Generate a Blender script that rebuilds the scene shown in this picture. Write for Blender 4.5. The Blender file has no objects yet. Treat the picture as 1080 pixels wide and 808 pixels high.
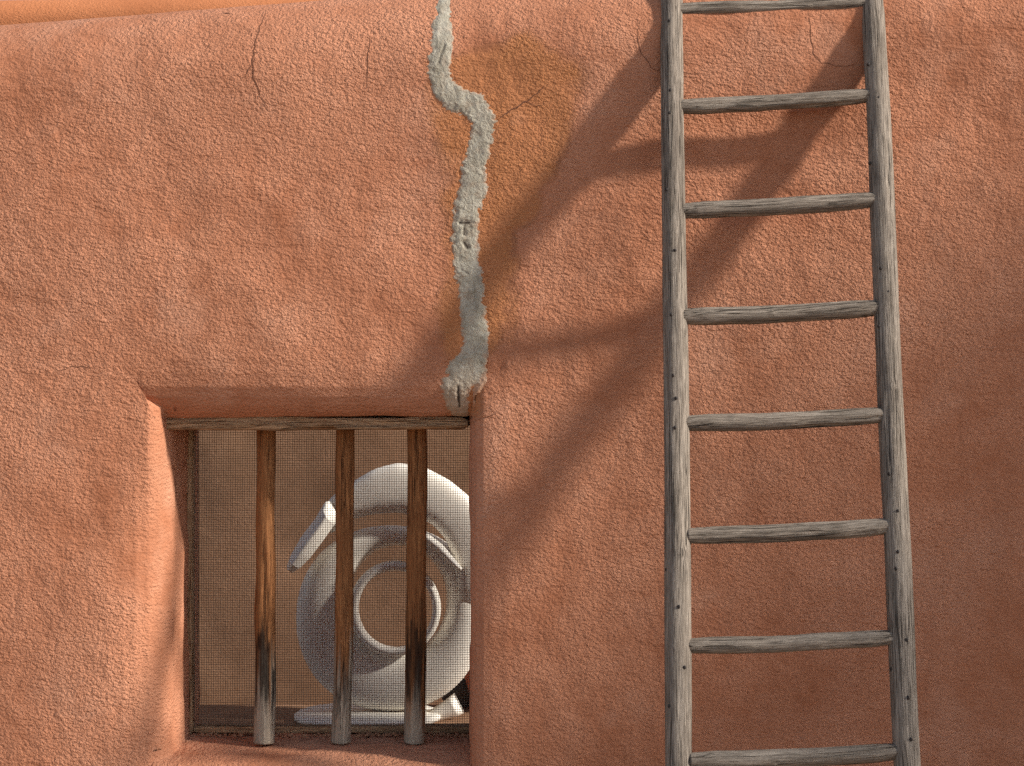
import bpy, math, random
import numpy as np
from mathutils import Vector

random.seed(7)
rng = np.random.RandomState(11)
SC = bpy.context.scene
COL = SC.collection
F, D0 = 1850.0, 5.0                        # lens in photo pixels, camera distance to the wall plane


def P(px, py, y=0.0):
    """a place in the world seen at photo pixel (px, py), y metres beyond the wall plane"""
    return ((px - 540) / F * (D0 + y), y, (404 - py) / F * (D0 + y))


# ---------------------------------------------------------------- noise
_lat = rng.rand(256, 256)


def vn(x, y, seed=0):
    x = np.asarray(x, float) + seed * 17.31
    y = np.asarray(y, float) + seed * 9.77
    x0 = np.floor(x).astype(int); y0 = np.floor(y).astype(int)
    fx = x - x0; fy = y - y0
    fx = fx * fx * fx * (fx * (fx * 6 - 15) + 10); fy = fy * fy * fy * (fy * (fy * 6 - 15) + 10)
    a = _lat[x0 & 255, y0 & 255]; b = _lat[(x0 + 1) & 255, y0 & 255]
    c = _lat[x0 & 255, (y0 + 1) & 255]; d = _lat[(x0 + 1) & 255, (y0 + 1) & 255]
    return (a * (1 - fx) + b * fx) * (1 - fy) + (c * (1 - fx) + d * fx) * fy - 0.5


def fbm(x, y, seed=0, oct=4, gain=0.5):
    s = 0; a = 1.0
    for i in range(oct):
        th = 0.6 * i
        xr = x * math.cos(th) - y * math.sin(th); yr = x * math.sin(th) + y * math.cos(th)
        s = s + a * vn(xr, yr, seed + i * 3); x = x * 2.03; y = y * 2.03; a *= gain
    return s


def sstep(a, b, x):
    t = np.clip((x - a) / (b - a), 0, 1)
    return t * t * (3 - 2 * t)


# ---------------------------------------------------------------- objects
def mesh_obj(name, verts, faces, mat, parent=None, smooth=True, attrs=None, loc=None):
    me = bpy.data.meshes.new(name)
    me.from_pydata([tuple(v) for v in verts], [], [tuple(int(i) for i in f) for f in faces])
    if smooth:
        me.polygons.foreach_set('use_smooth', [True] * len(me.polygons))
    for k, (typ, arr) in (attrs or {}).items():
        at = me.attributes.new(k, typ, 'POINT')
        at.data.foreach_set('vector' if typ == 'FLOAT_VECTOR' else 'value', np.asarray(arr, dtype=np.float32).ravel())
    me.materials.append(mat)
    me.update()
    o = bpy.data.objects.new(name, me)
    COL.objects.link(o)
    if parent is not None:
        o.parent = parent
    if loc is not None:
        o.location = loc
    return o


def empty(name, label, cat, group=None):
    o = bpy.data.objects.new(name, None)
    COL.objects.link(o)
    o['label'] = label; o['category'] = cat
    if group: o['group'] = group
    return o


# ---------------------------------------------------------------- materials
class NT:
    def __init__(s, name):
        s.m = bpy.data.materials.new(name); s.m.use_nodes = True
        s.t = s.m.node_tree; s.n = s.t.nodes; s.l = s.t.links
        s.b = s.n['Principled BSDF']

    def node(s, typ, ins=None, **kw):
        nd = s.n.new(typ)
        for k, v in kw.items(): setattr(nd, k, v)
        for k, v in (ins or {}).items():
            if isinstance(v, bpy.types.NodeSocket): s.l.new(v, nd.inputs[k])
            else: nd.inputs[k].default_value = v
        return nd

    def noise(s, vec, scale, detail=3, rough=0.55, dist=0.0):
        return s.node('ShaderNodeTexNoise', {'Vector': vec, 'Scale': scale, 'Detail': detail, 'Roughness': rough, 'Distortion': dist}).outputs['Fac']

    def mapr(s, v, a, b, c=0.0, d=1.0):
        return s.node('ShaderNodeMapRange', {0: v, 1: a, 2: b, 3: c, 4: d}).outputs[0]

    def math(s, op, a, b=0.0):
        return s.node('ShaderNodeMath', {0: a, 1: b}, operation=op).outputs[0]

    def mix(s, f, a, b):
        nd = s.n.new('ShaderNodeMix'); nd.data_type = 'RGBA'
        for i, v in ((0, f), (6, a), (7, b)):
            if isinstance(v, bpy.types.NodeSocket): s.l.new(v, nd.inputs[i])
            else: nd.inputs[i].default_value = (*v, 1) if isinstance(v, tuple) and len(v) == 3 else v
        return nd.outputs[2]

    def attr(s, name, out='Fac'):
        return s.node('ShaderNodeAttribute', attribute_name=name).outputs[out]

    def fin(s, col, rough, height=None, dist=0.004, strength=1.0, spec=0.3):
        for sock, v in (('Base Color', col), ('Roughness', rough)):
            if isinstance(v, bpy.types.NodeSocket): s.l.new(v, s.b.inputs[sock])
            else: s.b.inputs[sock].default_value = (*v, 1) if isinstance(v, tuple) else v
        s.b.inputs['Specular IOR Level'].default_value = spec
        if height is not None:
            bp = s.node('ShaderNodeBump', {'Height': height, 'Strength': strength, 'Distance': dist})
            s.l.new(bp.outputs[0], s.b.inputs['Normal'])
        return s.m


def stucco(name, pale, deep, painted=None, line=None, grain=1.0, bdist=0.0086):
    s = NT(name)
    co = s.node('ShaderNodeTexCoord').outputs['Object']
    mp = s.node('ShaderNodeMapping', {'Vector': co}).outputs[0]
    big = s.noise(mp, 1.7, 4, 0.6, 0.4)
    mid = s.noise(mp, 9.0, 4, 0.62, 0.6)
    fine = s.noise(mp, 150.0 * grain, 3, 0.7)
    f = s.math('ADD', s.math('MULTIPLY', big, 0.62), s.math('MULTIPLY', mid, 0.38))
    col = s.mix(s.mapr(f, 0.36, 0.64), deep, pale)
    if painted:
        col = s.mix(s.math('MULTIPLY', s.attr('paint'), s.mapr(mid, 0.25, 0.6, 0.7, 1.0)), col, painted)
        col = s.mix(s.math('MULTIPLY', s.attr('paint_edge'), 0.5), col, line)
        # rubbed, chalky places on the plaster
        ch = s.mapr(s.noise(mp, 2.9, 5, 0.65, 0.3), 0.54, 0.72)
        col = s.mix(s.math('MULTIPLY', ch, 0.3), col, (0.62, 0.36, 0.25))
        # rain-borne grime
        st = s.node('ShaderNodeMapping', {'Vector': co, 'Scale': (7.0, 7.0, 0.9)}).outputs[0]
        gr = s.mapr(s.noise(st, 1.5, 4, 0.6, 0.3), 0.56, 0.74)
        col = s.mix(s.math('MULTIPLY', gr, 0.25), col, (0.27, 0.12, 0.07))
    col = s.mix(s.mapr(fine, 0.30, 0.75, 0.0, 0.26), col, tuple(c * 0.42 for c in deep))
    # grain of the render coat: sand lumps, dragged by the trowel
    dr = s.node('ShaderNodeMapping', {'Vector': co, 'Rotation': (0, math.radians(34), 0), 'Scale': (1.0, 1.0, 1.55)}).outputs[0]
    g1 = s.noise(dr, 82.0 * grain, 3.0, 0.66, 0.35)
    g2 = s.noise(mp, 210.0 * grain, 1.0, 0.6, 0.0)
    v = s.node('ShaderNodeTexVoronoi', {'Vector': dr, 'Scale': 82.0 * grain, 'Randomness': 1.0}, feature='F1').outputs['Distance']
    msk = s.mapr(f, 0.38, 0.6, 0.35, 1.15)
    h = s.math('ADD', s.math('MULTIPLY', g1, 1.0), s.math('MULTIPLY', g2, 0.34))
    h = s.math('SUBTRACT', h, s.math('MULTIPLY', v, 0.34))
    h = s.math('MULTIPLY', h, msk)
    sw = s.node('ShaderNodeMapping', {'Vector': co, 'Rotation': (0, math.radians(-28), 0), 'Scale': (4.0, 4.0, 15.0)}).outputs[0]
    h = s.math('ADD', h, s.math('MULTIPLY', s.noise(sw, 2.2, 3, 0.55, 0.6), 0.6))
    return s.fin(col, 0.93, h, bdist, 1.0, 0.12)


def wood(name, c_dark, c_mid, c_light, groove, bars=False):
    """grain runs along the third coordinate of the attribute 'wc' """
    s = NT(name)
    wc = s.attr('wc', 'Vector')
    m1 = s.node('ShaderNodeMapping', {'Vector': wc, 'Scale': (1, 1, 0.045)}).outputs[0]
    m2 = s.node('ShaderNodeMapping', {'Vector': wc, 'Scale': (1, 1, 0.016)}).outputs[0]
    m3 = s.node('ShaderNodeMapping', {'Vector': wc, 'Scale': (1, 1, 0.35)}).outputs[0]
    a = s.noise(m1, 260, 4, 0.75, 0.5)
    b = s.noise(m2, 95, 2, 0.55, 0.5)
    c = s.noise(m3, 16, 4, 0.6)
    fine = s.noise(m1, 620, 2, 0.6)
    col = s.mix(s.mapr(a, 0.36, 0.66), c_mid, c_light)
    col = s.mix(s.mapr(c, 0.42, 0.7, 0.0, 0.55), col, c_mid)
    crk = s.node('ShaderNodeMapRange', {0: s.math('ABSOLUTE', s.math('SUBTRACT', b, 0.5)), 1: 0.0, 2: 0.02, 3: 1.0, 4: 0.0}).outputs[0]
    gate = s.mapr(s.noise(m3, 9, 2, 0.5), 0.42, 0.52)
    crk = s.math('MULTIPLY', crk, gate)
    col = s.mix(s.mapr(fine, 0.5, 0.74, 0.0, 0.6), col, c_dark)
    if bars:
        grey = s.mix(s.mapr(a, 0.36, 0.66), (0.18, 0.145, 0.11), (0.42, 0.345, 0.265))
        col = s.mix(s.attr('weather'), col, grey)
        col = s.mix(s.attr('stain'), col, (0.012, 0.008, 0.006))
    col = s.mix(s.math('MULTIPLY', crk, 0.85), col, c_dark)
    h = s.math('SUBTRACT', s.math('ADD', s.math('MULTIPLY', a, 0.6), s.math('MULTIPLY', fine, 0.25)), s.math('MULTIPLY', crk, groove))
    return s.fin(col, 0.85, h, 0.0032, 1.0, 0.15)


def plain(name, col, rough=0.6, nscale=None, bdist=0.002, var=0.25, spec=0.4):
    s = NT(name)
    co = s.node('ShaderNodeTexCoord').outputs['Object']
    n = s.noise(co, nscale or 12, 4, 0.6)
    c = s.mix(s.mapr(n, 0.3, 0.7), tuple(x * (1 - var) for x in col), tuple(min(1, x * (1 + var)) for x in col))
    return s.fin(c, rough, n, bdist, 0.7, spec)


M_WALL = stucco('adobe_plaster', (0.575, 0.268, 0.160), (0.365, 0.143, 0.074), (0.43, 0.178, 0.076), (0.24, 0.10, 0.05))
M_HOUSE = stucco('orange_plaster', (0.52, 0.20, 0.088), (0.43, 0.155, 0.065), grain=0.8, bdist=0.004)
M_YARD = stucco('courtyard_plaster', (0.36, 0.21, 0.128), (0.23, 0.13, 0.076), grain=0.8, bdist=0.0012)
M_TOWER = stucco('shade_tower_plaster', (0.50, 0.25, 0.15), (0.42, 0.2, 0.11), grain=0.5, bdist=0.003)
M_FILL = None
M_GREY = wood('weathered_pole', (0.018, 0.014, 0.011), (0.115, 0.092, 0.072), (0.36, 0.305, 0.25), 1.3)
M_BAR = wood('varnished_bar', (0.025, 0.010, 0.005), (0.17, 0.066, 0.024), (0.42, 0.19, 0.075), 0.9, bars=True)
M_LINT = wood('old_board', (0.022, 0.012, 0.006), (0.21, 0.115, 0.06), (0.50, 0.325, 0.19), 1.0)
M_WIRE = plain('screen_wire', (0.10, 0.078, 0.058), 0.55, 40, 0.0005, 0.2)
M_WHITE = plain('white_painted_metal', (0.84, 0.80, 0.72), 0.5, 5, 0.001, 0.04, 0.5)
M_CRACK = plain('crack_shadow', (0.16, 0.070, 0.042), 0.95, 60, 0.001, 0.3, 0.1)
M_NAIL = plain('rusty_nail', (0.018, 0.012, 0.010), 0.7, 200, 0.0005, 0.3)
M_POT = plain('terracotta', (0.32, 0.07, 0.025), 0.75, 20, 0.001, 0.2)
M_ROCK = plain('dark_stone', (0.05, 0.038, 0.03), 0.85, 14, 0.006, 0.35)
M_GLASS = plain('dark_glass', (0.03, 0.035, 0.04), 0.1, 3, 0.0005, 0.1)


def filler_mat():
    s = NT('grey_patching_mortar')
    co = s.node('ShaderNodeTexCoord').outputs['Object']
    n = s.noise(co, 26, 4, 0.65); f = s.noise(co, 190, 3, 0.7); g = s.noise(co, 85, 3, 0.65, 0.7)
    c = s.mix(s.mapr(n, 0.35, 0.68), (0.28, 0.255, 0.20), (0.45, 0.42, 0.345))
    c = s.mix(s.mapr(f, 0.45, 0.75, 0, 0.4), c, (0.20, 0.15, 0.10))
    c = s.mix(s.attr('dusty'), c, (0.42, 0.21, 0.12))
    c = s.mix(s.attr('hole_shade'), c, (0.035, 0.025, 0.02))  # shade of deep cracks and holes, painted into the mortar colour
    return s.fin(c, 0.95, s.math('ADD', s.math('MULTIPLY', g, 1.0), s.math('MULTIPLY', f, 0.3)), 0.0045, 1.0, 0.1)


M_FILL = filler_mat()

# ================================================================ SETTING
GZ = -1.65


def ground_mat():
    s = NT('packed_earth')
    co = s.node('ShaderNodeTexCoord').outputs['Object']
    n = s.noise(co, 0.9, 5, 0.6); f = s.noise(co, 60, 4, 0.7)
    c = s.mix(s.mapr(n, 0.3, 0.7), (0.27, 0.18, 0.12), (0.36, 0.25, 0.17))
    c = s.mix(s.mapr(f, 0.5, 0.75, 0, 0.6), c, (0.2, 0.13, 0.09))
    return s.fin(c, 0.95, s.math('ADD', n, s.math('MULTIPLY', f, 0.2)), 0.02, 0.8, 0.1)


gx = np.concatenate([[-400, -60, -15], np.linspace(-6, 6, 61), [15, 60, 400]])
GX, GY = np.meshgrid(gx, gx, indexing='ij')
gz = GZ + 0.02 * fbm(GX * 1.3, GY * 1.3, 4) * (np.abs(GX) < 7) * (np.abs(GY) < 7)
n = len(gx)
gf = [(i * n + j, (i + 1) * n + j, (i + 1) * n + j + 1, i * n + j + 1) for i in range(n - 1) for j in range(n - 1)]
g = mesh_obj('ground', np.stack([GX, GY, gz], -1).reshape(-1, 3), gf, ground_mat())
g['kind'] = 'structure'

# ================================================================ ADOBE WALL
XS_L = [(-1.15, 0.0), (-1.11, 0.004), (-1.075, 0.013), (-1.042, 0.032), (-1.014, 0.066), (-0.993, 0.115), (-0.983, 0.20), (-0.976, 0.36), (-0.973, 0.45)]
XS_R = [(-0.113, 0.45), (-0.116, 0.36), (-0.119, 0.2), (-0.1215, 0.10), (-0.1200, 0.060), (-0.1145, 0.034), (-0.102, 0.017), (-0.084, 0.008), (-0.055, 0.003), (-0.015, 0.0)]
ZS_B = [(-1.200, 0.0), (-1.150, 0.006), (-1.115, 0.022), (-1.094, 0.050), (-1.080, 0.10), (-1.068, 0.2), (-1.062, 0.36), (-1.060, 0.45)]
ZS_T = [(-0.095, 0.45), (-0.097, 0.2), (-0.098, 0.125), (-0.094, 0.085), (-0.083, 0.060), (-0.064, 0.038), (-0.040, 0.022), (-0.010, 0.010), (0.030, 0.003), (0.070, 0.0)]
WT = 0.45
RTOP = 0.26


def densify(prof, step):
    out = []
    for (a, da), (b, db) in zip(prof, prof[1:]):
        k = max(1, int(round(math.hypot(b - a, db - da) / step)))
        for i in range(k):
            t = i / k
            out.append((a + (b - a) * t, da + (db - da) * t))
    out.append(prof[-1])
    return out


def zones(lo, hi, first, second, step, far):
    a = densify(first, step); b = densify(second, step)
    left = [(v, 0.0) for v in np.arange(lo, a[0][0] - step * 0.5, step)]
    mid = [(v, WT) for v in np.linspace(a[-1][0], b[0][0], 60)[1:-1]]
    right = [(v, 0.0) for v in np.arange(b[-1][0] + step, hi, step)]
    pre = [(v, 0.0) for v in np.linspace(lo - far, lo, 30)[:-1]] if far else []
    post = [(v, 0.0) for v in np.linspace(hi, hi + far, 30)] if far else []
    return np.array(pre + left + a + mid + b + right + post)


STEP = 0.0055
cols = zones(-1.65, 1.62, XS_L, XS_R, STEP, 1.4)
rows = zones(-1.25, 0.72, ZS_B, ZS_T, STEP, 0)
low = np.array([(v, 0.0) for v in np.linspace(GZ - 0.1, -1.25, 30)[:-1]])
rows = np.concatenate([low, rows])


def ztop(x):
    return 1.066 + 0.076 * (x + 1.46) + 0.004 * vn(np.asarray(x) * 2.2, np.asarray(x) * 0, 31) + 0.004 * vn(np.asarray(x) * 9, np.asarray(x) * 0, 32)


def smin(a, b):
    k = np.minimum(0.05, 2.2 * np.minimum(a, b) + 1e-6)
    h = np.maximum(k - np.abs(a - b), 0) / k
    return np.minimum(a, b) - h * h * k * 0.25


def relief(x, z):
    """hand-troweled unevenness of the plaster, metres"""
    r = 0.024 * fbm(x * 1.5, z * 1.5, 1, 3) + 0.0034 * fbm(x * 7 + 3, z * 7, 5, 3, 0.55)
    r = r + 0.0014 * fbm(x * 38, z * 38, 9, 2)
    # edge of the repaired, repainted patch and the old vertical seam left of it
    return r


def relief_w(x, z):
    dx = np.maximum(np.maximum(-1.02 - x, x + 0.12), 0); dz = np.maximum(np.maximum(-1.08 - z, z + 0.10), 0)
    return 0.25 + 0.75 * sstep(0.0, 0.18, np.hypot(dx, dz))


def arc_y(x, z):
    t = np.clip((z - (ztop(x) - RTOP)) / RTOP, 0, 0.9999)
    return (1 - np.sqrt(1 - t * t)) * 0.225


_cx = np.array([c[0] for c in cols]); _cd = np.array([c[1] for c in cols])
_rz = np.array([c[0] for c in rows]); _rd = np.array([c[1] for c in rows])


def face_y(x, z):
    d = smin(np.interp(x, _cx, _cd), np.interp(z, _rz, _rd))
    return d + arc_y(x, z) + relief(x, z) * relief_w(x, z)


# painted patch round the repair
POLY = [(454, 66), (452, 100), (456, 140), (466, 190), (471, 250), (470, 320), (467, 390), (462, 440), (503, 440), (512, 405), (530, 360),
        (541, 300), (553, 250), (568, 212), (588, 165), (604, 118), (614, 80), (606, 58), (584, 44), (555, 36), (520, 38), (490, 46), (466, 54)]


def poly_sdf(px, py, poly):
    d = np.full(px.shape, 1e9); inside = np.zeros(px.shape, bool)
    n = len(poly)
    for i in range(n):
        ax, ay = poly[i]; bx, by = poly[(i + 1) % n]
        ex, ey = bx - ax, by - ay
        t = np.clip(((px - ax) * ex + (py - ay) * ey) / (ex * ex + ey * ey), 0, 1)
        d = np.minimum(d, np.hypot(px - ax - t * ex, py - ay - t * ey))
        c = ((ay > py) != (by > py)) & (px < (bx - ax) * (py - ay) / (by - ay + 1e-12) + ax)
        inside ^= c
    return np.where(inside, -d, d)


# vertex rows: face rows, then stretched shoulder, arc, top, back
nc = len(cols)
X, ZZ = np.meshgrid(_cx, _rz, indexing='ij')


def spread(c, d):
    """even spacing of the grid lines that bunch up in the reveals, used away from the opening"""
    c = c.copy(); i = np.where(d > 1e-9)[0]; inn = np.where(d >= WT - 1e-9)[0]
    for a_, b_ in ((i[0] - 1, inn[0]), (inn[-1], i[-1] + 1)):
        c[a_:b_ + 1] = np.linspace(c[a_], c[b_], b_ - a_ + 1)
    return c


_ux, _uz = spread(_cx, _cd), spread(_rz, _rd)
wcol = sstep(0.0, 0.05, _rd)[None, :]; wrow = sstep(0.0, 0.05, _cd)[:, None]
X = _ux[:, None] * (1 - wcol) + _cx[:, None] * wcol
ZZ = _uz[None, :] * (1 - wrow) + _rz[None, :] * wrow
# towards the lintel the gentle flare of the left jamb dies out
_rampz = sstep(-0.50, -0.13, ZZ)
_gent = np.where((_cx < -0.6) , 1 - sstep(0.03, 0.11, _cd), 0)[:, None]
Dm = smin(_cd[:, None] * (1 - 0.92 * _gent * _rampz), np.broadcast_to(_rd[None, :], X.shape))
Yf = Dm + relief(X, ZZ) * relief_w(X, ZZ)
Yf = np.where(Dm > WT - 1e-3, WT, Yf) + arc_y(X, ZZ) * 0
wr = sstep(0.02, 0.10, Dm) * (Dm < WT - 1e-3)
inx = (_cd > 0.02)[:, None] & (_cd < WT - 1e-4)[:, None] & np.ones(X.shape, bool)
inz = (_rd > 0.02)[None, :] & (_rd < WT - 1e-4)[None, :] & np.ones(X.shape, bool)
Xf = X + wr * inx * (0.016 * fbm(Yf * 9, ZZ * 4, 21, 3))
Zf = ZZ + wr * inz * (0.012 * fbm(X * 5, Yf * 9, 23, 3) - 0.002)
sections = [(Xf, Yf, Zf)]
zt = ztop(_ux)
# shoulder from last face row to start of the arc
z0 = rows[-1][0]
for t in np.linspace(0, 1, 12)[1:]:
    z = z0 + (zt - RTOP - z0) * t
    sections.append((_ux[:, None], (relief(_ux, z) * relief_w(_ux, z))[:, None], z[:, None]))
for th in np.linspace(0, math.pi / 2, 64)[1:]:
    z = zt - RTOP + RTOP * math.sin(th)
    y = (1 - math.cos(th)) * 0.225 + relief(_ux, z) * math.cos(th)
    sections.append((_ux[:, None], y[:, None], z[:, None]))
for th in np.linspace(0, math.pi / 2, 16)[1:]:
    z = zt - 0.14 + 0.14 * math.cos(th); y = 0.225 + 0.225 * math.sin(th)
    sections.append((_ux[:, None], np.full((nc, 1), y), z[:, None]))
nfront = len(rows)
sections.append((_ux[:, None], np.full((nc, 1), WT), np.full((nc, 1), 0.6)))
zb = [0.3, -0.095, -0.096, -0.5, -1.059, -1.060, -1.4, GZ - 0.1]
for z in zb:
    sections.append((_ux[:, None], np.full((nc, 1), WT), np.full((nc, 1), z)))
VX = np.concatenate([np.broadcast_to(s[0], (nc, s[2].shape[1])) for s in sections], 1)
VY = np.concatenate([np.broadcast_to(s[1], (nc, s[2].shape[1])) for s in sections], 1)
VZ = np.concatenate([np.broadcast_to(s[2], (nc, s[2].shape[1])) for s in sections], 1)
nr = VX.shape[1]
I, J = np.meshgrid(np.arange(nc - 1), np.arange(nr - 1), indexing='ij')
quads = np.stack([I * nr + J, (I + 1) * nr + J, (I + 1) * nr + J + 1, I * nr + J + 1], -1)
incol = (_cd[:-1] >= WT - 1e-6) & (_cd[1:] >= WT - 1e-6)
inrow = np.zeros(nr - 1, bool)
inrow[:nfront - 1] = (_rd[:-1] >= WT - 1e-6) & (_rd[1:] >= WT - 1e-6)
bz = VZ[0]
for j in range(nr - len(zb) - 1, nr - 1):
    if bz[j] <= -0.0945 and bz[j + 1] >= -1.0605: inrow[j] = True
keep = ~(incol[:, None] & inrow[None, :])
quads = quads[keep]
px = 540 + VX * F / (D0 + VY); py = 404 - VZ * F / (D0 + VY)
sd = poly_sdf(px + 18 * fbm(px / 34, py / 34, 41, 3), py + 18 * fbm(px / 34, py / 34, 44, 3), POLY)
front = (VY < 0.3)
paint = sstep(6, -9, sd) * front
edge = np.exp(-(sd / 3.0) ** 2) * (0.25 + 1.3 * np.clip(fbm(px / 22, py / 22, 47, 2) + 0.4, 0, 1)) * front

wall = empty('adobe_wall', 'thick red-brown adobe wall with rounded parapet, barred window and a grey mortar repair', 'wall')
mesh_obj('plaster', np.stack([VX, VY, VZ], -1).reshape(-1, 3), quads, M_WALL, wall,
         attrs={'paint': ('FLOAT', paint), 'paint_edge': ('FLOAT', np.clip(edge, 0, 1))})

# ---------------------------------------------------------------- grey mortar filler over the big crack
SP = [(470, 4, 10), (467, 22, 12), (466, 50, 12.5), (461, 72, 12.5), (466, 92, 13), (482, 106, 13), (500, 112, 14), (510, 125, 13.5),
      (508, 148, 13), (500, 178, 14), (497, 205, 16), (491, 232, 15), (490, 262, 14.5), (496, 300, 14.5), (499, 335, 14), (503, 365, 15), (493, 388, 19), (480, 408, 17), (482, 425, 13), (488, 438, 9)]
fx0, fx1, fz0, fz1 = -0.27, -0.035, -0.098, ztop(-0.19) - 0.012
fs = 0.0022
fx = np.arange(fx0, fx1, fs); fz = np.arange(fz0, fz1, fs)
FX, FZ = np.meshgrid(fx, fz, indexing='ij')
FYb = face_y(FX, FZ)
fpx = 540 + FX * F / (D0 + FYb); fpy = 404 - FZ * F / (D0 + FYb)
dmin = np.full(FX.shape, 1e9); wloc = np.ones(FX.shape); tloc = np.zeros(FX.shape)
for i in range(len(SP) - 1):
    ax, ay, aw = SP[i]; bx, by, bw = SP[i + 1]
    ex, ey = bx - ax, by - ay
    t = np.clip(((fpx - ax) * ex + (fpy - ay) * ey) / (ex * ex + ey * ey), 0, 1)
    d = np.hypot(fpx - ax - t * ex, fpy - ay - t * ey); w = aw + (bw - aw) * t
    cl = d / w < dmin / wloc
    dmin = np.where(cl, d, dmin); wloc = np.where(cl, w, wloc); tloc = np.where(cl, i + t, tloc)
rr = dmin / (wloc * 0.95) + 0.30 * fbm(fpx / 11, fpy / 8, 51, 3) + 0.26 * fbm(fpx / 3.3, fpy / 2.3, 55, 2)
h = 0.0036 * (1 - np.clip(rr, 0, 2.2) ** 2.2)
h = np.maximum(h, -0.012) + (0.0015 * fbm(fpx / 9, fpy / 13, 58, 3) + 0.0008 * fbm(fpx / 3, fpy / 3, 61, 2)) * (rr < 1)
hole_shade = np.zeros(FX.shape)  # mask of the dark shade painted into the shallow dips


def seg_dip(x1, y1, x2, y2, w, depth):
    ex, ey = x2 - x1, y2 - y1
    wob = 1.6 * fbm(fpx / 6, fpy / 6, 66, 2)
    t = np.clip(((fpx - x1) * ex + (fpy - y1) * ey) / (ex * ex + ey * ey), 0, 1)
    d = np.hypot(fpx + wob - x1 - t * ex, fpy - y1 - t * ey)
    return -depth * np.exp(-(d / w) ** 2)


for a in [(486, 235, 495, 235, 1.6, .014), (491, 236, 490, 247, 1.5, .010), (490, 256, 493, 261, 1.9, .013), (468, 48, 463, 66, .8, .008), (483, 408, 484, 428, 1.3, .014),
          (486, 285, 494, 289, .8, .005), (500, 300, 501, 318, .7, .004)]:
    dp_ = seg_dip(*a); hole_shade = np.maximum(hole_shade, -dp_ / 0.012); h = np.where(h > 0.0015, np.maximum(h + dp_, 0.0015), h)
e = 1e-3
nx = -(face_y(FX + e, FZ) - FYb) / e; nzz = -(face_y(FX, FZ + e) - FYb) / e
nx = np.clip(nx, -2, 2); nzz = np.clip(nzz, -3, 3)
nl = np.sqrt(nx * nx + nzz * nzz + 1)
VXf = FX - nx / nl * h * 1.0; VYf = FYb - h / nl; VZf = FZ - nzz / nl * h
a, b = FX.shape
I, J = np.meshgrid(np.arange(a - 1), np.arange(b - 1), indexing='ij')
q = np.stack([I * b + J, (I + 1) * b + J, (I + 1) * b + J + 1, I * b + J + 1], -1)
hk = np.maximum.reduce([h[:-1, :-1], h[1:, :-1], h[1:, 1:], h[:-1, 1:]])
okc = (hk > -0.0035) & ((dmin / wloc)[:-1, :-1] < 1.6)
q = q[okc]
used = np.unique(q); remap = -np.ones(a * b, int); remap[used] = np.arange(len(used))
fv = np.stack([VXf, VYf, VZf], -1).reshape(-1, 3)[used]
dusty = (sstep(380, 437, fpy) * 0.35 + np.clip(sstep(0.7, 1.1, rr), 0, 1) * 0.55 + 0.2 * np.clip(fbm(fpx / 6, fpy / 6, 71, 2), 0, 1)).reshape(-1)[used]
fo = mesh_obj('mortar_repair', fv, remap[q], M_FILL, wall, attrs={'dusty': ('FLOAT', np.clip(dusty, 0, 1)), 'hole_shade': ('FLOAT', np.clip(hole_shade * 1.1 - 0.15, 0, 1).reshape(-1)[used])})
fo['label'] = 'pale grey mortar smeared over a winding vertical crack'

# ---------------------------------------------------------------- hairline cracks


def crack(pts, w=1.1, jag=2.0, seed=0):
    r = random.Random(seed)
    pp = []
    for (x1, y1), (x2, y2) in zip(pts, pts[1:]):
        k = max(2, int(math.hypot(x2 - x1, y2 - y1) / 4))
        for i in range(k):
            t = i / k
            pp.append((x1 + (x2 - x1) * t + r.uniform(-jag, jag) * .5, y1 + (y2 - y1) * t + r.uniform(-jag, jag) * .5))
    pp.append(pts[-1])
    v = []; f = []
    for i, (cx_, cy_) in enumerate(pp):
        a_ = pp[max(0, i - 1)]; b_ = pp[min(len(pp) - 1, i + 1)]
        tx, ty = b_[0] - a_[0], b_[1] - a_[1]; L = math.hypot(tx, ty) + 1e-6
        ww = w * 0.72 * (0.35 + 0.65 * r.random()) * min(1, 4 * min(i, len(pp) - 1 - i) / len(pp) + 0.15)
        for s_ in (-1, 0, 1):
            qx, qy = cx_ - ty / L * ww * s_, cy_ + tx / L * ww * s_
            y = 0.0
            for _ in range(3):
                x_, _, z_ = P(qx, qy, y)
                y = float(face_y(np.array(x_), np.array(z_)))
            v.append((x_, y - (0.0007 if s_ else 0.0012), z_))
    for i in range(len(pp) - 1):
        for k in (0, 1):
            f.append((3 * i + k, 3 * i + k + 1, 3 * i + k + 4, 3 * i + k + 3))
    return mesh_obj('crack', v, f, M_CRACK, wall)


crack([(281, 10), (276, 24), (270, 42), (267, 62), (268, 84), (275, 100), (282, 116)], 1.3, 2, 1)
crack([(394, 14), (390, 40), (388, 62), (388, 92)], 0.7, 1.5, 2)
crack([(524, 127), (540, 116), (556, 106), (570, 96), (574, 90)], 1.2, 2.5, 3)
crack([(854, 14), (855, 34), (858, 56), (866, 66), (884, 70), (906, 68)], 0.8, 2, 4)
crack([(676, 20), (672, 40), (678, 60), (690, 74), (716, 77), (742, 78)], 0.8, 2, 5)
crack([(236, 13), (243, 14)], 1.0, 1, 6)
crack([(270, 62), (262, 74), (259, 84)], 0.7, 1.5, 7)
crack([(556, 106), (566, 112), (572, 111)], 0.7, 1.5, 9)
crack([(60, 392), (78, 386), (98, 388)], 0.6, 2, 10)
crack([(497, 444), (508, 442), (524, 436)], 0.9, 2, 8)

# ================================================================ WOOD


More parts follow.
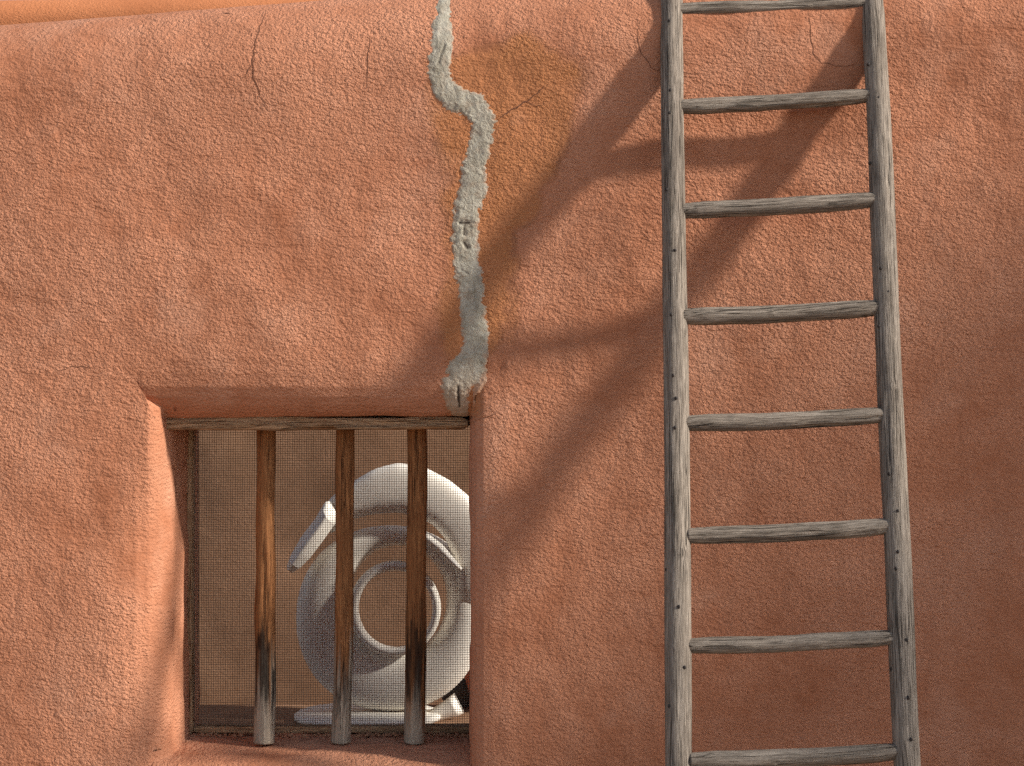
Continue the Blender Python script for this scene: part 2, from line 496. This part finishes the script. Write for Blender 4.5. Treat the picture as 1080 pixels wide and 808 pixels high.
def pole(name, pts, radii, mat, parent, nseg=200, nring=36, flat=(1, 1), lump=0.05, seed=0, knots=(), extra=None, cap=True, checks=3):
    """a hand-peeled pole through pts; grooves and knots are modelled; grain coordinates in 'wc'"""
    pts = [Vector(p) for p in pts]
    L = [0]
    for a_, b_ in zip(pts, pts[1:]): L.append(L[-1] + (b_ - a_).length)
    tot = L[-1]
    s = np.linspace(0, tot, nseg)
    C = np.stack([np.interp(s, L, [p[k] for p in pts]) for k in range(3)], -1)
    # light smoothing of the centre line
    for _ in range(12):
        C[1:-1] = (C[:-2] + C[1:-1] * 2 + C[2:]) / 4
    R = np.interp(s, L, radii)
    T = np.gradient(C, axis=0); T /= np.linalg.norm(T, axis=1)[:, None]
    fwd = np.array([0, -1.0, 0])
    A = np.cross(T, fwd); A /= np.linalg.norm(A, axis=1)[:, None]
    B = np.cross(T, A)
    B = np.where((B @ fwd)[:, None] > 0, B, -B)
    ph = np.linspace(0, 2 * math.pi, nring, endpoint=False)
    S, PH = np.meshgrid(s, ph, indexing='ij')
    cs, sn = np.cos(PH), np.sin(PH)
    rad = R[:, None] * (1 + lump * 2 * (vn(cs * 1.1 + 5 + S * 3.0, sn * 1.1 + 5, seed) + 0.6 * vn(cs * 2 + S * 9, sn * 2 + 9, seed + 3)))
    rad = rad + 0.0012 * fbm(cs * 9 + 20, sn * 9 + S * 1.2, seed + 5, 2)
    rr_ = random.Random(seed)
    for k in range(checks):           # drying checks: long narrow splits
        a0 = rr_.uniform(0.15, math.pi - 0.15); s0 = rr_.uniform(0, tot); ln = rr_.uniform(0.12, 0.5) * min(1.0, tot); dr = rr_.uniform(-.25, .25)
        da = PH - a0 - dr * (S - s0) - 0.10 * vn(S * 14, S * 0, seed + k)
        rad = rad - 0.0035 * np.exp(-(da / 0.10) ** 2) * np.exp(-((S - s0) / (ln * .5)) ** 4)
    for (ks, ka, kr) in knots:
        dd = ((S - ks * tot) / kr) ** 2 + ((PH - ka) * R[:, None] / kr) ** 2
        rad = rad + 0.25 * kr * np.exp(-dd)
    V = C[:, None, :] + A[:, None, :] * (rad * cs * flat[0])[..., None] + B[:, None, :] * (rad * sn * flat[1])[..., None]
    wc = np.stack([rad * cs + seed * 0.37, rad * sn + seed * 0.11, S + seed * 1.7], -1)
    v = V.reshape(-1, 3).tolist(); wcl = wc.reshape(-1, 3).tolist()
    f = []
    for i in range(nseg - 1):
        for j in range(nring):
            j2 = (j + 1) % nring
            f.append((i * nring + j, i * nring + j2, (i + 1) * nring + j2, (i + 1) * nring + j))
    if cap:
        for end in (0, nseg - 1):
            c0 = len(v); c = C[end] + T[end] * (0.002 if end else -0.002)
            v.append(c.tolist()); wcl.append([seed * .37, seed * .11, float(s[end])])
            for j in range(nring):
                j2 = (j + 1) % nring
                f.append((c0, end * nring + j2, end * nring + j) if end == 0 else (c0, end * nring + j, end * nring + j2))
    at = {'wc': ('FLOAT_VECTOR', wcl)}
    if extra:
        for k, fn in extra.items():
            arr = fn(S, PH, tot).reshape(-1).tolist() + [0.0] * (len(v) - nseg * nring)
            at[k] = ('FLOAT', arr)
    return mesh_obj(name, v, f, mat, parent, attrs=at)


# ---------------------------------------------------------------- ladder
LEAN, ZC, YC = 0.34, 0.86, -0.052


def on_ladder(px, py, off=0.0):
    k = (404 - py) / F
    z = k * (D0 + YC + off - LEAN * ZC) / (1 - k * LEAN)
    y = YC + off - LEAN * (ZC - z)
    return ((px - 540) / F * (D0 + y), y, z)


ladder = empty('ladder', 'tall weathered grey pole ladder leaning against the adobe wall', 'ladder')


def lpts(lst):
    return [on_ladder(x, y) for x, y in lst]


LR = [(720, 950), (716, 808), (714.5, 600), (714, 500), (713, 400), (711, 250), (709, 120), (708.5, 0), (708, -170)]
LW = [29, 28.5, 28, 27, 26.5, 25, 24, 23.5, 22]
RR = [(966, 960), (957, 808), (952, 700), (947, 590), (941, 470), (936, 350), (931, 220), (926, 110), (920, 0), (912, -170)]
RW = [29, 28, 28.5, 28, 27, 26.5, 26, 25, 24, 23]


def radii(lst, w):
    out = []
    for (x, y), ww in zip(lst, w):
        p = on_ladder(x, y); out.append(ww / 2 * (D0 + p[1]) / F)
    return out


def extend(lst, w):
    """carry the rail down to the ground"""
    pts = lpts(lst); r = radii(lst, w)
    a_, b_ = Vector(pts[0]), Vector(pts[1])
    d = (a_ - b_).normalized(); t = (GZ + 0.0 - a_.z) / d.z
    if t > 0:
        pts = [tuple(a_ + d * t)] + pts; r = [r[0]] + r
    else:
        pts[0] = tuple(a_ + d * t)
    return pts, r


railL = pole('rail', *extend(LR, LW), M_GREY, ladder, 460, 40, (1, 0.9), 0.035, 3, knots=[(.37, 1.2, .012), (.62, 1.9, .010), (.30, 2.0, .010)], checks=9)
railR = pole('rail', *extend(RR, RW), M_GREY, ladder, 460, 40, (1, 0.9), 0.035, 8, knots=[(.5, 1.5, .012), (.71, 1.1, .009)], checks=10)
RUNGS = [(716, 10, 910, 3, 17.5), (720, 112.5, 914, 101, 17.5), (722, 222, 920, 211, 19), (724, 334, 924, 325, 19.5), (726, 446, 929, 438, 19.5),
         (729, 565, 934, 555, 20), (730, 681, 939, 672, 19), (732, 802, 946, 793, 20.5), (735, 926, 952, 917, 21), (714, -98, 906, -106, 17)]
for i, (x1, y1, x2, y2, w) in enumerate(RUNGS):
    r_ = random.Random(i + 50)
    a_ = Vector(on_ladder(x1 - 5, y1 + .4)); b_ = Vector(on_ladder(x2 + 4.5, y2 - .3))
    pts = []; rd = []
    for k in range(9):
        t = k / 8
        p = a_.lerp(b_, t)
        p.z += -0.006 * math.sin(math.pi * t) * r_.uniform(0.5, 0.9) + r_.uniform(-.0008, .0008)
        p.y += r_.uniform(-.003, .003)
        pts.append(tuple(p))
        rd.append(w / 2 * (D0 + p.y) / F * (0.86 if k in (0, 8) else r_.uniform(.97, 1.04)))
    pole('rung', pts, rd, M_GREY, ladder, 120, 32, (0.95, 1), 0.028, 20 + i, knots=[(r_.random(), r_.uniform(.6, 2.2), .008)], checks=4)


def nail(px, py, rad_w, parent, r=0.0044):
    """small dark nail head / wormhole on the front of a rail"""
    x, y, z = on_ladder(px, py)
    cx_ = (np.interp(py, [0, 808], [709, 717]) if px < 800 else np.interp(py, [0, 808], [920, 957]))
    off = (px - cx_) / rad_w
    y -= rad_w * D0 / F * 0.95 * math.sqrt(max(0.05, 1 - min(1, off * off)))*0.98 - 0.0005
    x, y_, z = ((px - 540) / F * (D0 + y), y, (404 - py) / F * (D0 + y))
    v = []; f = []
    for i in range(10):
        a0 = i / 10 * 2 * math.pi
        for (q_, dy) in ((1.0, 0.004), (1.0, -0.0012), (0.6, -0.002)):
            v.append((x + math.cos(a0) * r * q_ * 0.85, y_ + dy, z + math.sin(a0) * r * q_ * 1.1))
    v.append((x, y_ - 0.0022, z))
    for i in range(10):
        j = (i + 1) % 10
        for k in (0, 1): f.append((3 * i + k, 3 * i + k + 1, 3 * j + k + 1, 3 * j + k))
        f.append((3 * i + 2, 30, 3 * j + 2))
    return mesh_obj('nail', v, f, M_NAIL, parent)


for (x, y) in [(706, 22), (707, 95), (706, 119), (703, 200), (712, 264), (710, 396), (713, 420), (712, 451), (708, 332), (722, 331), (703, 601), (716, 640), (706, 745), (722, 704)]:
    nail(x, y, 13, railL)
for (x, y) in [(916, 68), (930, 90), (927, 103), (917, 172), (934, 176), (940, 230), (929, 283), (937, 308), (927, 344), (950, 449), (938, 500), (947, 539), (947, 582), (959, 624), (945, 600), (956, 675), (958, 736), (940, 706), (961, 780)]:
    nail(x, y, 13, railR)

# ---------------------------------------------------------------- window: lintel, three bars, screen
win = bpy.data.objects.new('window', None); COL.objects.link(win); win.parent = wall
win['label'] = 'deep-set window with three wooden bars before a wire screen'


def bar_attr(lean, top_stain, seed):
    def weather(S, PH, tot):
        t = S / tot
        n_ = fbm(PH * 3, S * 3, seed, 3)
        return sstep(lean + 0.10, lean - 0.06, t + 0.22 * n_)

    def stain(S, PH, tot):
        t = S / tot
        n_ = fbm(PH * 4 + 3, S * 5, seed + 9, 3); st = fbm(PH * 9, S * 1.3, seed + 2, 2)
        band = sstep(0.10, 0.24, t + 0.10 * n_ + 0.08 * st) * sstep(top_stain, top_stain - 0.10, t + 0.16 * n_ + 0.10 * st + 0.055 * np.abs(PH - 1.7))
        return np.clip(band * (0.55 + 1.0 * sstep(-0.05, 0.2, st + 0.5 * n_)), 0, 0.86)
    return {'weather': weather, 'stain': stain}


BY = 0.20
for i, (xt, xb, wt, wb, tl, ts) in enumerate([(281, 279, 20, 23, .20, .43), (364.5, 360.5, 18.5, 20, .24, .29), (440, 437.5, 20, 22, .10, .47)]):
    pts = []; rd = []
    r_ = random.Random(90 + i)
    for k in range(8):
        t = k / 7
        yy = 783 + (449 - 783) * t
        pts.append(P(xb + (xt - xb) * t + r_.uniform(-1.1, 1.1), yy, BY + 0.004))
        rd.append((wb + (wt - wb) * t + r_.uniform(-.6, .9)) / 2 * (D0 + BY) / F)
    b_ = pole('bar', pts, rd, M_BAR, win, 260, 40, (1, 1), 0.085, 60 + 4 * i, knots=[(.48, 1.9, .009), (.6, 1.2, .008), (.3, 1.1, .008)],
              extra=bar_attr(tl, ts, 200 + 7 * i), checks=7)


def board(name, x0, x1, y0, y1, z0, z1, mat, parent, axis='x', seed=0, rough=0.003, step=0.008, rag=0.0):
    """a rough-sawn board as a noisy box with grain coordinates along its axis"""
    nl = int(((x1 - x0) if axis == 'x' else (z1 - z0)) / step) + 2
    prof = []
    if axis == 'x':
        a0, a1, b0, b1 = y0, y1, z0, z1
    else:
        a0, a1, b0, b1 = y0, y1, x0, x1
    bev = 0.12 * min(abs(a1 - a0), abs(b1 - b0))
    k = 7
    for t in np.linspace(0, 1, k): prof.append((a0 if 0 < t < 1 else a0 + bev, b0 + (b1 - b0) * t))
    for t in np.linspace(0, 1, k)[1:]: prof.append((a0 + (a1 - a0) * t, b1 if t < 1 else b1 - bev))
    for t in np.linspace(0, 1, k)[1:]: prof.append((a1, b1 + (b0 - b1) * t))
    for t in np.linspace(0, 1, k)[1:-1]: prof.append((a1 + (a0 - a1) * t, b0))
    v = []; w = []; m = len(prof)
    for i in range(nl):
        t = i / (nl - 1)
        l_ = (x0 + (x1 - x0) * t) if axis == 'x' else (z0 + (z1 - z0) * t)
        for j, (a_, b_) in enumerate(prof):
            da = rough * float(fbm(np.array(l_ * 5.0 + j * .8), np.array(j * 1.7), seed, 3))
            db = rough * float(fbm(np.array(l_ * 6.0 + 9), np.array(j * 1.3 + 4), seed + 5, 3)) + rag * float(vn(np.array(l_ * 9), np.array(b_ * 90), seed + 8))
            endf = min(1, min(i, nl - 1 - i) / 4 + 0.55)
            a2 = (a_ + da - (a0 + a1) / 2) * (1 if axis == 'x' else 1) + (a0 + a1) / 2
            b2 = (b_ + db - (b0 + b1) / 2) * endf + (b0 + b1) / 2
            v.append((l_, a2, b2) if axis == 'x' else (b2, a2, l_))
            w.append((a_ + seed * .3, b_ + seed * .2, l_ + seed))
    f = []
    for i in range(nl - 1):
        for j in range(m):
            j2 = (j + 1) % m
            f.append((i * m + j, i * m + j2, (i + 1) * m + j2, (i + 1) * m + j))
    f.append(tuple(range(m))); f.append(tuple((nl - 1) * m + j for j in reversed(range(m))))
    return mesh_obj(name, v, f, mat, parent, attrs={'wc': ('FLOAT_VECTOR', w)})


lint = board('lintel', -1.022, -0.128, 0.088, 0.30, -0.1355, -0.100, M_LINT, win, 'x', 2, 0.007, 0.008, 0.006)
fr = bpy.data.objects.new('screen', None); COL.objects.link(fr); fr.parent = win
SY = 0.33
board('frame', -0.984, -0.967, SY - 0.03, SY + 0.02, -1.062, -0.10, M_LINT, fr, 'z', 12, 0.004)
board('frame', -0.966, -0.118, SY - 0.012, SY + 0.03, -1.062, -1.041, M_LINT, fr, 'x', 15, 0.003)
board('frame', -0.966, -0.118, SY - 0.012, SY + 0.03, -0.130, -0.097, M_LINT, fr, 'x', 18, 0.003)
# woven wires
v = []; f = []


def wire(p0, p1, r, segs, seed):
    base = len(v)
    d = np.array(p1) - np.array(p0)
    horiz = abs(d[0]) > abs(d[2])
    for i in range(segs + 1):
        t = i / segs
        c = np.array(p0) + d * t
        sag = 0.004 * float(fbm(np.array(c[0] * 4), np.array(c[2] * 4), 77, 2))
        wob = 0.0012 * float(vn(np.array(t * 5.0), np.array(seed * 1.3), 5)) + 0.004 * float(vn(np.array(c[0] * 3.0), np.array(c[2] * 3.0), 6 if horiz else 7))
        c[1] += sag
        if horiz: c[2] += wob
        else: c[0] += wob
        for k in range(4):
            a0 = k * math.pi / 2 + math.pi / 4
            if horiz: v.append((c[0], c[1] + r * math.cos(a0), c[2] + r * math.sin(a0)))
            else: v.append((c[0] + r * math.sin(a0), c[1] + r * math.cos(a0), c[2]))
    for i in range(segs):
        for k in range(4):
            k2 = (k + 1) % 4
            f.append((base + 4 * i + k, base + 4 * i + k2, base + 4 * i + 4 + k2, base + 4 * i + 4 + k))


PITCH = 0.0072; WR = 0.00082
z = -1.042; i = 0
while z < -0.11:
    wire((-0.966, SY, z), (-0.113, SY, z), WR, 30, i); z += PITCH; i += 1
x = -0.964
while x < -0.114:
    wire((x, SY + 0.0012, -1.045), (x, SY + 0.0012, -0.105), WR, 30, i); x += PITCH; i += 1
mesh_obj('wire_mesh', v, f, M_WIRE, fr)

# rubble of crumbled plaster lying at the foot of the screen: ridge pieces belonging to the sill
v = []; f = []
r_ = random.Random(5)
for i in range(95):
    x = r_.uniform(-0.94, -0.13); y = r_.gauss(0.292, 0.010); z = -1.0625 + 0.002
    s_ = r_.uniform(0.002, 0.0062)
    base = len(v)
    for k in range(6):
        a0 = k / 6 * 2 * math.pi
        v.append((x + s_ * 1.7 * math.cos(a0) * r_.uniform(.6, 1.2), y + s_ * math.sin(a0) * r_.uniform(.6, 1.2), z - 0.002))
    for k in range(6):
        a0 = k / 6 * 2 * math.pi
        v.append((x + s_ * 1.0 * math.cos(a0) * r_.uniform(.5, 1.1), y + s_ * .6 * math.sin(a0), z + s_ * r_.uniform(.5, 1.2)))
    for k in range(6):
        f.append((base + k, base + (k + 1) % 6, base + 6 + (k + 1) % 6, base + 6 + k))
    f.append(tuple(base + 6 + k for k in range(6)))
o = mesh_obj('plaster_crumbs', v, f, stucco('crumbs', (0.42, 0.22, 0.13), (0.2, 0.1, 0.06)), wall, smooth=False)

# ================================================================ COURTYARD BEHIND
cw = empty('courtyard_wall', 'dull brown courtyard wall seen through the window screen', 'wall')
xs = np.linspace(-6, 5, 300); prof = []
for z in np.linspace(GZ - 0.1, 1.12, 80): prof.append((0.0, z, 0))
for th in np.linspace(0, math.pi, 24)[1:]: prof.append((0.2 - 0.2 * math.cos(th), 1.12, 0.16 * math.sin(th)))
prof.append((0.4, GZ - 0.1, 0))
v = []
for x in xs:
    for (y, z, dz) in prof:
        rl = 0.03 * float(fbm(np.array(x * 1.3), np.array(z * 1.3), 81, 3)) if y == 0 else 0
        v.append((x, 2.6 + y + rl, z + dz))
m = len(prof)
f = [(i * m + j, (i + 1) * m + j, (i + 1) * m + j + 1, i * m + j + 1) for i in range(len(xs) - 1) for j in range(m - 1)]
mesh_obj('plaster', v, f, M_YARD, cw)
# taller house wall farther back: the orange band over the parapet
hw = empty('adobe_house', 'bright orange adobe house wall rising just above the parapet at upper left', 'building')
xs = np.linspace(-9, 7, 260)
prof = [(0.0, z) for z in np.linspace(GZ - 0.1, 2.065, 80)] + [(0.2 - 0.2 * math.cos(t), 2.065 + 0.16 * math.sin(t)) for t in np.linspace(0, math.pi, 20)[1:]] + [(0.4, GZ - 0.1)]
v = [(x, 5.0 + y + 0.03 * float(vn(np.array(x * 1.1), np.array(z * 1.1), 83)), z + (0.006 * float(vn(np.array(x * 1.7), np.array(1.0), 84)) + 0.014 * (x + 2.9) if z > 1.9 else 0)) for x in xs for (y, z) in prof]
m = len(prof)
f = [(i * m + j, (i + 1) * m + j, (i + 1) * m + j + 1, i * m + j + 1) for i in range(len(xs) - 1) for j in range(m - 1)]
mesh_obj('plaster', v, f, M_HOUSE, hw)

# low adobe ledge that carries the sculpture
lv = []
lprof = [(-0.36, -0.45), (-0.36, -0.05), (-0.345, -0.02), (-0.30, 0.0), (0.0, 0.0), (0.30, 0.0), (0.345, -0.02), (0.36, -0.05), (0.36, -0.45)]
lxs = np.linspace(-1.6, 0.6, 60)
for x in lxs:
    for (y, z) in lprof:
        k = 0.006 * float(fbm(np.array(x * 4), np.array(y * 4 + z * 3), 85, 2))
        lv.append((x, 1.45 + y + k, -1.238 + z + (k if z > -.4 else 0)))
m = len(lprof)
lf = [(i * m + j, (i + 1) * m + j, (i + 1) * m + j + 1, i * m + j + 1) for i in range(len(lxs) - 1) for j in range(m - 1)]
lf += [tuple(range(m)), tuple((len(lxs) - 1) * m + j for j in range(m))]
lo = mesh_obj('adobe_ledge', lv, lf, M_YARD)
lo['label'] = 'low adobe ledge under the white sculpture behind the window'; lo['category'] = 'ledge'

# ---------------------------------------------------------------- sculpture
SYD = 1.45
sc = empty('sculpture', 'white curling abstract sculpture on round base seen through the barred window', 'sculpture')


def loft(name, outer, inner, thick, parent, closed, y=SYD, yoff=None, n=120, m=28, sq=2.0, mat=M_WHITE, taper=True):
    def res(c):
        c = [np.array(p, float) for p in c]
        if closed: c = c + [c[0]]
        L = [0]
        for a_, b_ in zip(c, c[1:]): L.append(L[-1] + np.linalg.norm(b_ - a_))
        t = np.linspace(0, L[-1], n, endpoint=not closed)
        q_ = np.stack([np.interp(t, L, [p[k] for p in c]) for k in (0, 1)], -1)
        for _ in range(6):
            if closed: q_ = (np.roll(q_, 1, 0) + 2 * q_ + np.roll(q_, -1, 0)) / 4
            else: q_[1:-1] = (q_[:-2] + 2 * q_[1:-1] + q_[2:]) / 4
        return q_
    O, I_ = res(outer), res(inner)
    v = []
    for i in range(n):
        u = i / (n - 1)
        th = thick if not callable(thick) else thick(u)
        if not closed and taper: th = th * min(1, 6 * min(u, 1 - u) + 0.25)
        yo = y + (yoff(u) if yoff else 0)
        for j in range(m):
            a0 = j / m * 2 * math.pi
            c_, s_ = math.cos(a0), math.sin(a0)
            lat = 0.5 + 0.5 * math.copysign(abs(c_) ** (2 / sq), c_)
            p = O[i] * lat + I_[i] * (1 - lat)
            w_ = P(p[0], p[1], SYD)
            v.append((w_[0], yo - math.copysign(abs(s_) ** (2 / sq), s_) * th, w_[2]))
    f = []
    for i in range(n if closed else n - 1):
        i2 = (i + 1) % n
        for j in range(m):
            j2 = (j + 1) % m
            f.append((i * m + j, i * m + j2, i2 * m + j2, i2 * m + j))
    if not closed:
        f.append(tuple(range(m))); f.append(tuple((n - 1) * m + j for j in reversed(range(m))))
    return mesh_obj(name, v, f, mat, parent)


def ell(cx, cy, rx, ry, p=2.0, n=72, rot=0):
    o = []
    for i in range(n):
        a0 = i / n * 2 * math.pi
        c_, s_ = math.cos(a0), math.sin(a0)
        o.append((cx + rx * math.copysign(abs(c_) ** (2 / p), c_), cy - ry * math.copysign(abs(s_) ** (2 / p), s_)))
    return o


loft('body', ell(411, 652, 99, 98, 2.12), ell(420, 632, 51, 57), lambda u: 0.066, sc, True, n=144, m=36, sq=2.1)
loft('inner_ring', ell(418, 639, 48, 50), ell(418.5, 639.5, 38.5, 40), 0.036, sc, True, yoff=lambda u: -0.066, n=120, m=20, sq=2.3)
loft('crest', [(340, 536), (352, 522), (372, 508), (395, 494), (420, 487), (448, 491), (475, 505), (498, 524), (515, 555), (520, 600), (518, 650)],
     [(350, 562), (358, 557), (372, 547), (395, 541), (420, 539), (440, 542), (458, 552), (470, 566), (478, 585), (483, 610), (480, 650)],
     0.040, sc, False, yoff=lambda u: -0.03 - 0.05 * math.sin(math.pi * u), sq=2.8)
loft('curled_tip', [(440, 556), (455, 561), (468, 571), (480, 585), (489, 596)], [(438, 563), (452, 569), (464, 580), (476, 591), (487, 599)],
     0.03, sc, False, yoff=lambda u: -0.12, m=16)
loft('arm', [(350, 527), (345, 528), (335, 545), (320, 565), (309, 585), (306, 596)], [(362, 545), (354, 553), (342, 570), (330, 586), (320, 596), (312, 601)],
     0.075, sc, False, yoff=lambda u: -0.07 - 0.03 * u, sq=1.6)


def slab(name, pts, zt_, th, parent, mat, y0=0.0):
    n = len(pts); v = []; f = []
    cx_ = sum(p[0] for p in pts) / n; cy_ = sum(p[1] for p in pts) / n
    rings = [(0.90, -th), (1.0, -th * .75), (1.0, -th * .3), (0.955, -th * .05), (0.6, 0.0), (0.0, 0.004)]
    for q_, dz in rings:
        for p in pts: v.append((cx_ + (p[0] - cx_) * q_, cy_ + (p[1] - cy_) * q_, zt_ + dz))
    for r in range(len(rings) - 1):
        for i in range(n):
            i2 = (i + 1) % n
            f.append((r * n + i, r * n + i2, (r + 1) * n + i2, (r + 1) * n + i))
    f.append(tuple(reversed(range(n))))
    return mesh_obj(name, v, f, mat, parent)


base_pts = []
for i in range(60):
    a0 = i / 60 * 2 * math.pi
    base_pts.append((-0.53 + 0.27 * math.cos(a0), 1.45 + 0.23 * math.sin(a0)))
slab('base', base_pts, -1.208, 0.030, sc, M_WHITE)
# small upturned fin on the right of the base
loft('fin', [(437, 762), (455, 748), (470, 738), (479, 731)], [(440, 764), (462, 762), (480, 757), (490, 752)], 0.03, sc, False, yoff=lambda u: 0.0, n=40, m=16)

# red clay pot and dark stone behind
pv = []; pf = []
pp = [(0.0, 0.0), (0.07, 0.0), (0.10, 0.05), (0.125, 0.14), (0.12, 0.22), (0.085, 0.28), (0.075, 0.30), (0.095, 0.33), (0.085, 0.335), (0.065, 0.30), (0.0, 0.28)]
for i in range(32):
    a0 = i / 32 * 2 * math.pi
    for (r, z) in pp: pv.append((r * math.cos(a0), r * math.sin(a0), z))
for i in range(32):
    for j in range(len(pp) - 1):
        i2 = (i + 1) % 32; m = len(pp)
        pf.append((i * m + j, i2 * m + j, i2 * m + j + 1, i * m + j + 1))
po = mesh_obj('clay_pot', pv, pf, M_POT, None, loc=(-0.060, 1.66, -1.238))
po['label'] = 'dark red clay pot half hidden at the right edge of the window'; po['category'] = 'pot'
rv = []; rf = []
for i in range(14):
    for j in range(9):
        th = j / 8 * math.pi; a0 = i / 14 * 2 * math.pi
        k = 1 + 0.5 * float(vn(np.array(math.cos(a0) * 1.5 + 4), np.array(j * .8), 91))
        rv.append((0.075 * k * math.sin(th) * math.cos(a0), 0.05 * k * math.sin(th) * math.sin(a0), 0.055 + 0.055 * math.cos(th) * k))
for i in range(14):
    for j in range(8):
        i2 = (i + 1) % 14
        rf.append((i * 9 + j, i2 * 9 + j, i2 * 9 + j + 1, i * 9 + j + 1))
ro = mesh_obj('stone', rv, rf, M_ROCK, None, loc=(-0.195, 1.70, -1.242))
ro['label'] = 'small dark stone behind the white sculpture base, next to the red pot'; ro['category'] = 'stone'

# ================================================================ ADDED TOWER, OUT OF VIEW (shades the right of the wall)
SUN = Vector((3.6, -1.0, 2.1))
bd = empty('shade_tower', 'tall narrow adobe tower added out of view to shade the right of the wall', 'tower')


def rbox(name, x0, x1, y0, y1, z0, z1, r, mat, parent):
    pl = []
    for (cx_, cy_, a0) in ((x1 - r, y1 - r, 0), (x0 + r, y1 - r, 90), (x0 + r, y0 + r, 180), (x1 - r, y0 + r, 270)):
        for k in range(7):
            a_ = math.radians(a0 + 15 * k); pl.append((cx_ + r * math.cos(a_), cy_ + r * math.sin(a_), math.cos(a_), math.sin(a_)))
    n = len(pl); v = []; f = []
    lev = [(z0, 0)] + [(z0 + (z1 - r - z0) * t, 0) for t in np.linspace(0, 1, 20)[1:]] + [(z1 - r + r * math.sin(t), r * (1 - math.cos(t))) for t in np.linspace(0, math.pi / 2, 8)[1:]]
    for (z, ins) in lev:
        for (x, y, nx_, ny_) in pl:
            k = 0.05 * float(vn(np.array(x * .8 + y * .8), np.array(z * .9), 95)) - ins
            v.append((x + nx_ * k, y + ny_ * k, z + 0.03 * float(vn(np.array(x), np.array(y), 96))))
    for j in range(len(lev) - 1):
        for i in range(n):
            i2 = (i + 1) % n
            f.append((j * n + i, j * n + i2, (j + 1) * n + i2, (j + 1) * n + i))
    f.append(tuple((len(lev) - 1) * n + i for i in range(n)))
    return mesh_obj(name, v, f, mat, parent)


EDGE_X, EDGE_Z, TT = 0.36, -0.06, 2.55  # wanted shade edge on the wall; the added tower is placed from it
bx0, by0, bz1 = EDGE_X + SUN.x * TT, -1.0 * TT, EDGE_Z + SUN.z * TT
rbox('low_shade_block', bx0 + 0.01, bx0 + 1.3, by0 - 0.64, by0 + 0.12, GZ - 0.1, -0.98 + SUN.z * bx0 / SUN.x, 0.12, M_TOWER, bd)  # lower block added to shade the ladder foot
rbox('wall', bx0, bx0 + 1.5, by0, by0 + 0.74, GZ - 0.1, bz1, 0.18, M_TOWER, bd)  # main block added to shade the right of the wall
for k in range(2):  # invented beam ends dressing the added tower
    y_ = by0 + 0.2 + k * 0.34
    pole('added_beam', [(bx0 - 0.35, y_, bz1 - 0.7), (bx0, y_, bz1 - 0.7), (bx0 + 0.3, y_, bz1 - 0.7)], [0.08, 0.08, 0.08], M_GREY, bd, 20, 14, seed=30 + k, checks=0)
for k in range(1):  # invented window on the added tower
    y_ = by0 + 0.37
    wn = board('added_frame', bx0 - 0.05, bx0 + 0.05, y_ - 0.22, y_ + 0.22, -0.5, 0.8, M_LINT, bd, 'z', 40 + k, 0.002, 0.1)
    pv = [(bx0 - 0.062, y_ - 0.15, -0.4), (bx0 - 0.062, y_ + 0.15, -0.4), (bx0 - 0.062, y_ + 0.15, 0.7), (bx0 - 0.062, y_ - 0.15, 0.7)]
    pv += [(x + 0.02, y, z) for x, y, z in pv]
    mesh_obj('added_pane', pv, [(0, 1, 2, 3), (7, 6, 5, 4), (0, 4, 5, 1), (1, 5, 6, 2), (2, 6, 7, 3), (3, 7, 4, 0)], M_GLASS, wn, smooth=False)

# ================================================================ LIGHT, CAMERA
w = bpy.data.worlds.new('World'); SC.world = w; w.use_nodes = True
nt = w.node_tree
sky = nt.nodes.new('ShaderNodeTexSky'); sky.sky_type = 'NISHITA'; sky.sun_disc = False
elev = math.atan2(SUN.z, math.hypot(SUN.x, SUN.y))
sky.sun_elevation = elev; sky.sun_rotation = math.atan2(SUN.x, SUN.y)
sky.altitude = 2000; sky.dust_density = 2.5; sky.ozone_density = 0.6
hs = nt.nodes.new('ShaderNodeHueSaturation'); hs.inputs['Saturation'].default_value = 0.62
nt.links.new(sky.outputs[0], hs.inputs['Color']); nt.links.new(hs.outputs[0], nt.nodes['Background'].inputs[0])
nt.nodes['Background'].inputs[1].default_value = 0.112
sl = bpy.data.lights.new('sun', 'SUN'); sl.energy = 4.6; sl.angle = math.radians(3.7); sl.color = (1.0, 0.93, 0.83)
so = bpy.data.objects.new('sun', sl); COL.objects.link(so)
so.rotation_euler = SUN.to_track_quat('Z', 'Y').to_euler(); so.location = (6, -4, 6)

cam = bpy.data.cameras.new('camera'); co = bpy.data.objects.new('camera', cam); COL.objects.link(co)
co.location = (0, -D0, 0); co.rotation_euler = (math.radians(90), 0, 0)
cam.sensor_width = 36; cam.lens = 36 * F / 1080; cam.clip_end = 2000; cam.clip_start = 0.05
SC.camera = co
SC.view_settings.view_transform = 'Standard'; SC.view_settings.look = 'None'
SC.view_settings.gamma = 1; SC.view_settings.use_curve_mapping = False
SC.view_settings.exposure = 0.72
SC.cycles.use_denoising = False
SC.cycles.max_bounces = 5
SC.cycles.use_adaptive_sampling = True
SC.cycles.adaptive_threshold = 0.03
SC.cycles.caustics_reflective = False
SC.cycles.caustics_refractive = False
